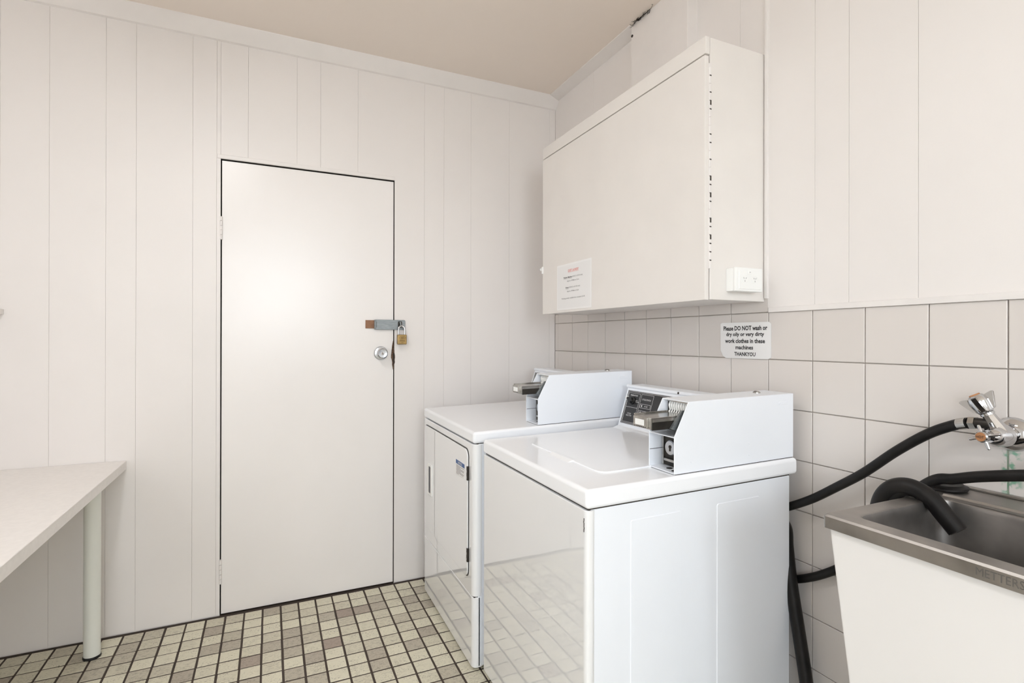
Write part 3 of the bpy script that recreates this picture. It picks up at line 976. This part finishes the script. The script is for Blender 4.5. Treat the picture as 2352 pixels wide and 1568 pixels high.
def console(parent, dz, dlx, full):
    def fp(s, d=0.0):
        nx_, nz_ = -(SB[1] - SA[1]) / SLEN, (SB[0] - SA[0]) / SLEN
        return (SA[0] + (SB[0] - SA[0]) * s + nx_ * d + dlx, SA[1] + (SB[1] - SA[1]) * s + nz_ * d + dz)
    prof = [fp(-0.16), fp(1.10), (0.654 + dlx, 1.036 + dz), (0.722 + dlx, 1.036 + dz), (0.735 + dlx, 1.028 + dz), (0.735 + dlx, 0.869 + dz)]
    con = MB().poly(prof, 'y', 0.13, 0.697, 0.003, 2).build('console', 'enamel_flat', parent, local=True)
    con['label'] = 'white control console'
    MB().tube([(0.6490 + dlx, 0.128, 1.0305 + dz), (0.6490 + dlx, 0.699, 1.0305 + dz)], 0.0078, 14).build('console_ridge', 'enamel_flat', con, local=True)

    def fr(u, s, d):
        q = fp(s, 0.0012 + d)
        return (q[0], u, q[1])

    def slab(mb, u0, u1, s0, s1, d0, d1):
        v = []
        for d in (d0, d1):
            for u, s in ((u0, s0), (u1, s0), (u1, s1), (u0, s1)):
                q = fp(s, d)
                v.append((q[0], u, q[1]))
        mb.mesh(v, [(0, 1, 2, 3), (4, 5, 6, 7), (0, 1, 5, 4), (1, 2, 6, 5), (2, 3, 7, 6), (3, 0, 4, 7)])
    p = MB()
    slab(p, 0.16, 0.684, -0.03, 0.995, -0.001, 0.0012)
    p.build('control_panel', 'black_panel', con, local=True, smooth=0)
    ln = MB()

    def line(u0, s0, u1, s1, w=0.0011):
        ws = w / SLEN
        if abs(u0 - u1) < 1e-6:
            slab(ln, u0 - w / 2, u0 + w / 2, min(s0, s1), max(s0, s1), 0.001, 0.0015)
        else:
            slab(ln, min(u0, u1), max(u0, u1), s0 - ws / 2, s0 + ws / 2, 0.001, 0.0015)

    def frame(u0, u1, s0, s1, w=0.0011):
        line(u0, s0, u1, s0, w)
        line(u0, s1, u1, s1, w)
        line(u0, s0, u0, s1, w)
        line(u1, s0, u1, s1, w)
    frame(0.17, 0.679, -0.005, 0.968)
    frame(0.602, 0.675, 0.03, 0.924, 0.0009)
    frame(0.522, 0.594, 0.03, 0.927, 0.0009)
    line(0.674, 0.488, 0.603, 0.488, 0.0011)
    frame(0.5275, 0.589, 0.525, 0.641, 0.0010)
    frame(0.5275, 0.589, 0.322, 0.438, 0.0010)
    slab(ln, 0.5765, 0.5815, 0.555, 0.613, 0.001, 0.0016)
    slab(ln, 0.5765, 0.5815, 0.352, 0.410, 0.001, 0.0016)

    def tx(s, a, c, s0, s1, bo=0.01):
        text_geo(ln, s, -a, -c, s0, s1, lambda u, w, d: fr(-u, w, 0.0004), bo)
    if full:
        tx('TEMPERATURE', 0.664, 0.617, 0.838, 0.878)
        tx('CYCLE STATUS', 0.585, 0.533, 0.757, 0.803)
        tx('IN USE', 0.562, 0.544, 0.563, 0.600)
        tx('CYCLE', 0.655, 0.631, 0.272, 0.312)
        tx('SELECTOR', 0.660, 0.625, 0.212, 0.250)
        tx('RINSE', 0.562, 0.544, 0.362, 0.398)
        tx('HOT', 0.622, 0.609, 0.700, 0.728)
        tx('WARM', 0.622, 0.603, 0.655, 0.685)
    ln.build('panel_print', 'whiteink', con, local=True, smooth=0)
    if full:
        def kp(u, s, d):
            q = fp(s, d)
            return Vector((q[0], u, q[1]))
        nrm = (kp(0, 0, 1) - kp(0, 0, 0))
        MB().lathe([(0.0165, 0), (0.0165, 0.004), (0.013, 0.006), (0.012, 0.017), (0.0, 0.018)], kp(0.643, 0.700, 0.001), nrm, 24).build('selector_knob', 'black_plastic', con, local=True)
        g = MB()
        A_, B_ = kp(0.660, 0.735, 0.014), kp(0.626, 0.665, 0.014)
        g.tube([A_, B_], [0.0065, 0.004], 6)
        g.build('knob_grip', 'black_plastic', con, local=True)
        g = MB()
        g.tube([kp(0.667, 0.752, 0.0140), kp(0.660, 0.735, 0.0145)], [0.0085, 0.0085], 5)
        g.build('knob_pointer', 'plastic', con, local=True)
        q = fp(1.10, 0.0)
        MB().lathe([(0, 0), (0.0042, 0), (0.0042, 0.0012), (0, 0.0012)], (0.6415 + dlx, 0.392, 1.0315 + dz), (-0.97, 0, 0.2), 14).build('screw_hole', 'gap', con, local=True)
    return con


# ------------------------------------------------------------------ washing machine
WA, WB_ = 0.015, 0.008
wash = thing('washing_machine', 'white coin-operated top-loading washing machine beside the laundry tub', 'washing machine', (-0.798, -1.588, 0.0))
MB().box(0.014, 0.728, 0.006, 0.694, 0.028, 0.8155, 0.002, 1).build('body', 'enamel_flat', wash, local=True)
for x0, x1 in ((0.135, 0.303), (0.432, 0.599)):
    MB().poly(rrect(x0, x1, 0.09, 0.772, 0.006, 3), 'y', 0.0042, 0.008, 0.0016, 1).build('pressed_panel', 'enamel_flat', wash, local=True)
MB().poly(rrect(0.0, 0.03, 0.003, 0.697, 0.0125, 4), 'z', 0.034, 0.8145, 0.001, 1).build('front_panel', 'enamel_front', wash, local=True)
rnd = random.Random(11)
sp = [(0.0135 + rnd.uniform(-.001, .001), 0.793 - 0.03 * k / 8) for k in range(9)]
sc_ = MB()
for k, (yy, zz) in enumerate(sp):
    sc_.box(-0.0004, 0.002, yy - 0.0012 + 0.0008, yy + 0.0012 + 0.0008, zz - 0.0022, zz + 0.0022)
sc_.build('paint_chip', 'gap', wash, local=True)
MB().box(0.010, 0.728, 0.008, 0.692, 0.8148, 0.8185).build('top_gap', 'gap', wash, local=True)
top = MB().box(0.0, 0.758, 0.0, 0.70, 0.818, 0.867, 0.011, 4).build('top', 'enamel', wash, local=True)
lid = MB().poly(rrect(0.118, 0.585, 0.112, 0.562, 0.03, 5), 'z', 0.8655, 0.8715, 0.0028, 2).build('loading_lid', 'enamel', wash, local=True)
MB().poly([(0.098, 0.8660), (0.120, 0.8725), (0.135, 0.8715), (0.135, 0.866)], 'y', 0.265, 0.39, 0.001, 1).build('lid_lip', 'enamel', lid, local=True)
MB().poly([(0.562, 0.8665), (0.585, 0.8735), (0.60, 0.8755), (0.735, 0.8755), (0.735, 0.8665)], 'y', 0.125, 0.688, 0.0015, 2).build('rear_ledge', 'enamel', wash, local=True)
console(wash, 0.0, 0.0, True)
coin_box(wash, 0.285, 0.012, 0.8688, 0.467, True)
for fx, fy in ((0.05, 0.05), (0.05, 0.65), (0.68, 0.05), (0.68, 0.65)):
    zf = -(WA * fx + WB_ * fy)
    MB().tube([(fx, fy, zf + 0.0005), (fx, fy, 0.032)], 0.018, 14).build('foot', 'black_plastic', wash, local=True)

# ------------------------------------------------------------------ dryer
DA, DB = 0.022, 0.012
dry = thing('clothes_dryer', 'white front-loading coin-operated clothes dryer in the corner beside the door', 'dryer', (-0.82, -0.85, 0.0))
MB().box(0.022, 0.735, 0.004, 0.696, 0.018, 0.847, 0.002, 1).build('body', 'enamel_flat', dry, local=True)
MB().poly(rrect(0.0, 0.05, 0.003, 0.697, 0.020, 5), 'z', 0.2785, 0.8460, 0.002, 1).build('front_panel', 'enamel_front', dry, local=True)
MB().poly(rrect(0.001, 0.05, 0.004, 0.696, 0.020, 5), 'z', 0.013, 0.2755, 0.002, 1).build('kick_panel', 'enamel_front', dry, local=True)
MB().box(0.018, 0.73, 0.008, 0.692, 0.8455, 0.8495).build('top_gap', 'gap', dry, local=True)
MB().box(0.006, 0.05, 0.008, 0.692, 0.2750, 0.2790).build('panel_gap', 'gap', dry, local=True)
MB().box(0.0, 0.758, 0.0, 0.70, 0.849, 0.893, 0.011, 4).build('top', 'enamel', dry, local=True)
dd = MB().poly(rrect(0.050, 0.660, 0.336, 0.819, 0.028, 5), 'x', -0.0065, -0.001, 0.0022, 2).build('dryer_door', 'enamel_front', dry, local=True)
MB().poly(rrect(0.0465, 0.6635, 0.3325, 0.8225, 0.030, 5), 'x', -0.0012, 0.001).build('door_seal', 'darksteel', dry, local=True)  # dark plate paints the shade of the gap round the door
hd = MB()
hy0, hy1, hz0, hz1 = 0.522, 0.592, 0.506, 0.652
hd.poly(rrect(hy0, hy1, hz0, hz1, 0.006, 3), 'x', -0.0105, -0.006, 0.0015, 2)
handle = hd.build('door_handle', 'plastic', dd, local=True)
MB().poly(rrect(hy0 + 0.021, hy1 - 0.024, hz0 + 0.012, hz1 - 0.012, 0.004, 3), 'x', -0.0109, -0.009).build('handle_recess', 'greyink', dd, local=True)
for za, zb_ in ((0.704, 0.757), (0.396, 0.447)):
    MB().box(-0.0085, 0.001, 0.0445, 0.0545, za, zb_, 0.001, 1).build('door_hinge', 'darksteel', dd, local=True)
    MB().box(-0.0092, -0.008, 0.0475, 0.0535, za + 0.006, za + 0.016).build('hinge_screw', 'chrome', dd, local=True)
    MB().box(-0.0092, -0.008, 0.0475, 0.0535, zb_ - 0.024, zb_ - 0.014).build('hinge_screw', 'chrome', dd, local=True)
MB().box(-0.0072, -0.0064, 0.079, 0.181, 0.6995, 0.7570).build('warning_label', 'paper', dd, local=True)
MB().box(-0.0075, -0.0070, 0.079, 0.181, 0.7415, 0.7570).build('label_header', 'blueink', dd, local=True)
tt = MB()
text_geo(tt, 'NOTICE', -0.153, -0.107, 0.7445, 0.7540, lambda u, w, d: (-0.0077 - d, -u, w), 0.02)
tt.build('label_heading', 'whiteink', dd, local=True, smooth=0)
tt = MB()
zz = 0.7365
for wd in (0.09, 0.05, 0.092, 0.088, 0.055, 0.09, 0.085, 0.03):
    tt.box(-0.0075, -0.0071, 0.176 - wd, 0.176, zz - 0.0014, zz)
    zz -= 0.0046
tt.build('label_print', 'greyink', dd, local=True, smooth=0)
console(dry, 0.893 - 0.867, -0.035, False)
coin_box(dry, 0.275, 0.012, 0.8948, 0.455, False)
for fx, fy in ((0.06, 0.05), (0.06, 0.65), (0.68, 0.05), (0.68, 0.65)):
    zf = -(DA * fx + DB * fy)
    MB().tube([(fx, fy, zf + 0.0005), (fx, fy, 0.020)], 0.016, 14).build('foot', 'black_plastic', dry, local=True)

# both machines stand out of level on the sloping floor
def out_of_level(root, a, b_):
    m = Matrix(((1, 0, 0, 0), (0, 1, 0, 0), (a, b_, 1, 0), (0, 0, 0, 1)))
    for o in root.children_recursive:
        o.data.transform(m)


out_of_level(wash, WA, WB_)
out_of_level(dry, DA, DB)

# ------------------------------------------------------------------ laundry tub
TX0, TX1, TY0, TY1, TZ0, TZ1 = -0.490, -0.003, -2.560, -1.981, 0.861, 0.888
tub = thing('laundry_tub', 'stainless steel laundry tub on a white tapered cabinet against the tiled wall', 'laundry tub', (-0.245, -2.27, 0))
t = bmesh.new()
nseg = 6
inner = rrect(-0.443, -0.150, -2.515, -2.020, 0.028, nseg)
outer = []
cxm, cym = -0.30, -2.27
ro = rrect(TX0, TX1, TY0, TY1, 0.006, nseg)
N = len(inner)


def loop(pts, zz, ins=0.0):
    return [t.verts.new((p[0], p[1], zz)) for p in pts]


def shrink(pts, d):
    x0 = min(p[0] for p in pts)
    x1 = max(p[0] for p in pts)
    y0 = min(p[1] for p in pts)
    y1 = max(p[1] for p in pts)
    mx_, my_ = (x0 + x1) / 2, (y0 + y1) / 2
    return [(mx_ + (p[0] - mx_) * (1 - 2 * d / (x1 - x0)), my_ + (p[1] - my_) * (1 - 2 * d / (y1 - y0))) for p in pts]


loops = [loop(ro, TZ0), loop(ro, TZ1 - 0.004), loop(shrink(ro, 0.003), TZ1), loop(shrink(inner, -0.006), TZ1), loop(shrink(inner, -0.001), TZ1 - 0.003)]
for a, c in zip(loops, loops[1:]):
    for k in range(N):
        t.faces.new((a[k], a[(k + 1) % N], c[(k + 1) % N], c[k]))
bmesh.ops.recalc_face_normals(t, faces=t.faces[:])
b = MB()
b._merge(t)
b.poly([(-0.128, TZ1 - 0.001), (-0.122, TZ1 + 0.004), (-0.112, TZ1 + 0.004), (-0.106, TZ1 - 0.001)], 'y', TY0 + 0.03, TY1 - 0.03)
b.box(-0.016, -0.0005, TY0, TY1, TZ1 - 0.001, TZ1 + 0.006, 0.002, 1)
rim = b.build('rim', 'steel', tub)
t = bmesh.new()
loops = [loop(shrink(inner, -0.002), TZ1 - 0.002), loop(inner, TZ1 - 0.012), loop(shrink(inner, 0.012), 0.66), loop(shrink(inner, 0.030), 0.635), loop(shrink(inner, 0.12), 0.630)]
for a, c in zip(loops, loops[1:]):
    for k in range(N):
        t.faces.new((a[k], a[(k + 1) % N], c[(k + 1) % N], c[k]))
t.faces.new(loops[-1])
bmesh.ops.recalc_face_normals(t, faces=t.faces[:])
for f in t.faces:
    f.normal_flip()
b = MB()
b._merge(t)
b.build('basin', 'basin', tub)
tt = MB()
M['stamp'] = new_mat('stamped_steel', (0.15, 0.14, 0.13), 0.6, metal=0.5)
text_geo(tt, 'METTERS', 2.2360, 2.2960, 0.8675, 0.8805, lambda u, w, d: (TX0 - 0.0003 - d, -u, w), 0.0)
tt.build('stamped_name', 'stamp', tub, smooth=0)
ty = lambda z: -1.986 - (0.861 - z) * 0.083
tx_ = lambda z: -0.481 + (0.861 - z) * 0.075
v = []
for z in (0.003, 0.861):
    v += [(tx_(z), ty(z), z), (-0.012, ty(z), z), (-0.012, -4.541 - ty(z), z), (tx_(z), -4.541 - ty(z), z)]
b = MB()
b.mesh(v, [(0, 1, 2, 3), (0, 1, 5, 4), (1, 2, 6, 5), (2, 3, 7, 6), (3, 0, 4, 7)])
bmesh.ops.bevel(b.bm, geom=[e for e in b.bm.edges if abs(e.verts[0].co.z - e.verts[1].co.z) > 0.5], offset=0.006, segments=3, affect='EDGES')
b.build('tub_cabinet', 'tubwhite', tub)

# rubber plug lying on the back corner of the tub
plug = MB().lathe([(0, 0), (0.040, 0.0), (0.0425, 0.003), (0.0425, 0.007), (0.036, 0.009), (0.033, 0.0125), (0.0, 0.0125)], (-0.058, -1.985, 0.8885), (-0.03, 0.04, 1.0), 30).build('sink_plug', 'rubber')
tag(plug, 'round black rubber sink plug lying on the back corner of the tub', 'sink plug')

# ------------------------------------------------------------------ tap
tap = thing('wall_tap', 'chrome washing machine tap with hot cross handle on the tiled wall above the tub', 'tap', (0.0, -2.087, 1.029))
FC = Vector((0.0, -2.087, 1.029))
MB().lathe([(0.038, 0.0), (0.0375, 0.005), (0.032, 0.013), (0.020, 0.018), (0.016, 0.019)], FC, (-1, 0, 0), 36).build('wall_flange', 'chrome', tap)
MB().tube([(-0.010, -2.088, 1.030), (-0.055, -2.091, 1.032)], 0.0145, 20).build('inlet_pipe', 'chrome', tap)
J = Vector((-0.068, -2.093, 1.033))
b = MB()
b.tube([(-0.050, -2.092, 1.032), (-0.058, -2.0925, 1.032), (-0.085, -2.086, 1.0315), (-0.098, -2.083, 1.031)], [0.0175, 0.0245, 0.0235, 0.0135], 20)
body = b.build('tap_body', 'chrome', tap)
b = MB()
ax = Vector((-0.10, 0.26, 0.50)).normalized()
base = Vector((-0.074, -2.094, 1.040))
tp = base + ax * 0.048
b.tube([base - ax * 0.004, base + ax * 0.012, base + ax * 0.030, base + ax * 0.042], [0.017, 0.0155, 0.0125, 0.0115], 8)
b.build('riser', 'chrome', tap)
MB().lathe([(0.0105, 0), (0.0135, 0.001), (0.0135, 0.006), (0.0105, 0.007)], base + ax * 0.040, ax, 20).build('collar', 'chrome', tap)
hb = base + ax * 0.047
hdl = MB().lathe([(0.0, 0), (0.0135, 0.0), (0.0165, 0.004), (0.0195, 0.024), (0.0180, 0.034), (0.0125, 0.040), (0.0, 0.040)], hb, ax, 24).build('top_handle', 'chrome', tap)
side = ax.cross(Vector((-1, 0, 0))).normalized()
sd2 = ax.cross(side).normalized()
for a in range(4):
    ang = math.radians(12 + 90 * a)
    d = side * math.cos(ang) + sd2 * math.sin(ang)
    nn = ax.cross(d).normalized() * 0.0045
    P = [hb + ax * 0.002 + d * 0.012, hb + ax * 0.004 + d * 0.020, hb + ax * 0.037 + d * 0.0335, hb + ax * 0.039 + d * 0.030, hb + ax * 0.036 + d * 0.012]
    vts = [p - nn for p in P] + [p + nn for p in P]
    n = len(P)
    fb = MB().mesh(vts, [tuple(range(n)), tuple(range(n, 2 * n))] + [(k, (k + 1) % n, n + (k + 1) % n, n + k) for k in range(n)])
    bmesh.ops.bevel(fb.bm, geom=fb.bm.edges[:], offset=0.0012, segments=2, affect='EDGES')
    fb.build('handle_wing', 'chrome', hdl)
MB().lathe([(0, 0.0398), (0.0108, 0.0398), (0.0100, 0.0425), (0, 0.043)], hb, ax, 24).build('index_button', 'copper', hdl)
# hot cross handle
HC = Vector((-0.108, -2.0805, 1.031))
hot = MB().lathe([(0.008, -0.012), (0.0095, -0.004), (0.0118, 0.0), (0.0122, 0.010), (0.0105, 0.0125), (0.0, 0.0125)], HC, (-1, 0.12, 0.0), 24).build('hot_handle', 'chrome', tap)
for dy, dz in ((0.0262, -0.010), (-0.010, -0.0265), (0.0095, 0.0235), (-0.0300, 0.0095)):
    s_ = HC + Vector((-0.004, 0, 0))
    e_ = s_ + Vector((0, dy, dz))
    MB().tube([s_, e_ - (e_ - s_) * 0.08, e_], [0.0037, 0.0033, 0.0022], 10).build('spoke', 'chrome', hot)
MB().lathe([(0, 0.0126), (0.0098, 0.0126), (0.0095, 0.0136), (0, 0.0138)], HC, (-1, 0.12, 0.0), 24).build('hot_button', 'copper', hot)
tt = MB()
text_geo(tt, 'HOT', 2.0723, 2.0857, 1.0282, 1.0340, lambda u, w, d: (HC.x - 0.0152 - (2.0805 - u) * 0.12 - d, -u, w), 0.0)
tt.build('hot_lettering', 'ink', hot, smooth=0)
# hose outlet
MB().tube([(-0.079, -2.080, 1.056), (-0.078, -2.060, 1.055), (-0.077, -2.052, 1.0545)], [0.010, 0.0115, 0.0115], 18).build('hose_outlet', 'darksteel', tap)
MB().tube([(-0.077, -2.053, 1.0545), (-0.076, -2.041, 1.053)], 0.0148, 6).build('hose_nut', 'chrome_worn', tap)

# ------------------------------------------------------------------ hoses
def hose(name, label, pts, r, n=10):
    o = MB().tube(smooth_path(pts, n), r, 18).build(name, 'rubber')
    return tag(o, label, 'hose')


h1 = hose('inlet_hose', 'black rubber inlet hose rising from the washing machine to the hot tap',
          [(-0.062, -1.545, 0.716), (-0.05, -1.566, 0.725), (-0.05, -1.641, 0.769), (-0.05, -1.714, 0.822), (-0.05, -1.791, 0.881), (-0.052, -1.872, 0.954), (-0.056, -1.945, 1.010), (-0.064, -2.003, 1.041), (-0.0745, -2.039, 1.0525)], 0.0122)
MB().tube([(-0.0735, -2.0345, 1.0512), (-0.0700, -2.016, 1.046)], 0.0132, 18).build('hose_clamp', 'chrome_worn', h1)
h2 = hose('inlet_hose', 'black rubber inlet hose running along the back of the tub to the washing machine',
          [(-0.04, -2.45, 1.00), (-0.07, -2.30, 0.985), (-0.08, -2.20, 0.970), (-0.085, -2.137, 0.958), (-0.085, -2.062, 0.938), (-0.085, -2.013, 0.921), (-0.085, -1.978, 0.911), (-0.082, -1.935, 0.874), (-0.065, -1.86, 0.80), (-0.035, -1.775, 0.68), (-0.025, -1.72, 0.602), (-0.022, -1.682, 0.567), (-0.022, -1.621, 0.525), (-0.024, -1.558, 0.494), (-0.045, -1.50, 0.492)], 0.0122)
h3 = hose('drain_hose', 'thick black drain hose hooked over the edge of the tub',
          [(-0.072, -1.52, 0.70), (-0.05, -1.55, 0.66), (-0.055, -1.562, 0.60), (-0.06, -1.578, 0.505), (-0.062, -1.600, 0.398), (-0.066, -1.630, 0.257), (-0.075, -1.66, 0.13), (-0.10, -1.72, 0.045), (-0.15, -1.82, 0.022), (-0.20, -1.90, 0.05), (-0.215, -1.93, 0.20), (-0.215, -1.930, 0.50), (-0.215, -1.926, 0.78), (-0.213, -1.928, 0.855), (-0.210, -1.950, 0.897), (-0.205, -1.985, 0.9105), (-0.200, -2.022, 0.896), (-0.198, -2.048, 0.868), (-0.196, -2.074, 0.838)], 0.0187)
MB().tube(smooth_path([(-0.2085, -1.952, 0.835), (-0.2075, -1.956, 0.872), (-0.206, -1.968, 0.896), (-0.204, -1.988, 0.9035), (-0.202, -2.010, 0.898), (-0.2015, -2.036, 0.878)], 6), 0.0145, 14).build('hose_hook', 'rubber', h3)
MB().lathe([(0.0152, 0.0), (0.0152, 0.001), (0, 0.001)], Vector((-0.196, -2.074, 0.838)), Vector((0.001, -0.026, -0.030)), 18).build('hose_mouth', 'gap', h3)

# ------------------------------------------------------------------ bench
bench = thing('bench', 'plain off-white laminate bench top on a round white leg', 'bench', (-2.5, -0.8, 0))
MB().box(XL + 0.004, -2.053, -1.95, -0.002, 0.691, 0.728, 0.0015, 1).build('bench_top', 'laminate', bench)
for ly in (-0.139, -1.75):
    lg = MB().tube([(-2.1335, ly, 0.008), (-2.1335, ly, 0.6915)], 0.0275, 28).build('leg', 'legpaint', bench)
    MB().lathe([(0, 0.0), (0.0295, 0.0), (0.0300, 0.004), (0.0285, 0.010)], (-2.1335, ly, 0.0002), (0, 0, 1), 28).build('leg_foot', 'black_plastic', lg)
shelf = MB().box(XL + 0.004, -2.4465, -0.22, -0.001, 1.332, 1.352, 0.001, 1).build('wall_shelf', 'cabinet')
tag(shelf, 'thin cream shelf on the wall above the bench at the left edge', 'shelf')

# ------------------------------------------------------------------ padlock
pk = thing('padlock', 'brass padlock hanging from the steel hasp on the door', 'padlock', (-0.9, -0.03, 1.213))
MB().box(-0.9235, -0.8765, -0.036, -0.014, 1.2125, 1.2620, 0.0035, 3).build('lock_body', 'brass', pk)
MB().tube(smooth_path([(-0.9165, -0.025, 1.255), (-0.9165, -0.025, 1.285), (-0.9135, -0.0235, 1.298), (-0.901, -0.022, 1.3065), (-0.8885, -0.0235, 1.298), (-0.8855, -0.025, 1.285), (-0.8855, -0.025, 1.255)], 6), 0.0044, 14).build('shackle', 'chrome', pk)
em = MB()
for k in range(40):
    a0, a1 = 2 * math.pi * k / 40, 2 * math.pi * (k + 1) / 40
    for R1, R2 in (((0.0150, 0.0085), (0.0138, 0.0074)),):
        em.mesh([(-0.900 + R1[0] * math.cos(a0), -0.0362, 1.246 + R1[1] * math.sin(a0)), (-0.900 + R1[0] * math.cos(a1), -0.0362, 1.246 + R1[1] * math.sin(a1)),
                 (-0.900 + R2[0] * math.cos(a1), -0.0362, 1.246 + R2[1] * math.sin(a1)), (-0.900 + R2[0] * math.cos(a0), -0.0362, 1.246 + R2[1] * math.sin(a0))], [(0, 1, 2, 3)])
for x0, x1, z0, z1 in ((-0.909, -0.891, 1.2475, 1.2500), (-0.907, -0.893, 1.2430, 1.2448), (-0.913, -0.887, 1.2290, 1.2315), (-0.905, -0.894, 1.2205, 1.2220), (-0.913, -0.902, 1.2345, 1.2355)):
    em.box(x0, x1, -0.0363, -0.0358, z0, z1)
em.build('engraving', 'brassmark', pk, smooth=0)

# ------------------------------------------------------------------ cobweb at the ceiling
cw = MB()
rnd = random.Random(2)
for k in range(34):
    y0 = -0.80 - 0.12 * rnd.random()
    P0 = Vector((-0.0535, y0, ZC - 0.001))
    P1 = P0 + Vector((-rnd.uniform(0.0, 0.012), rnd.uniform(-0.03, 0.03), -rnd.uniform(0.0, 0.018)))
    P2 = P1 + Vector((-rnd.uniform(0.0, 0.008), rnd.uniform(-0.02, 0.02), rnd.uniform(-0.006, 0.010)))
    cw.tube([P0, P1, P2], 0.0007, 5)
o = cw.build('cobweb', 'web')
tag(o, 'small dark cobweb where the boxing meets the ceiling', 'cobweb')
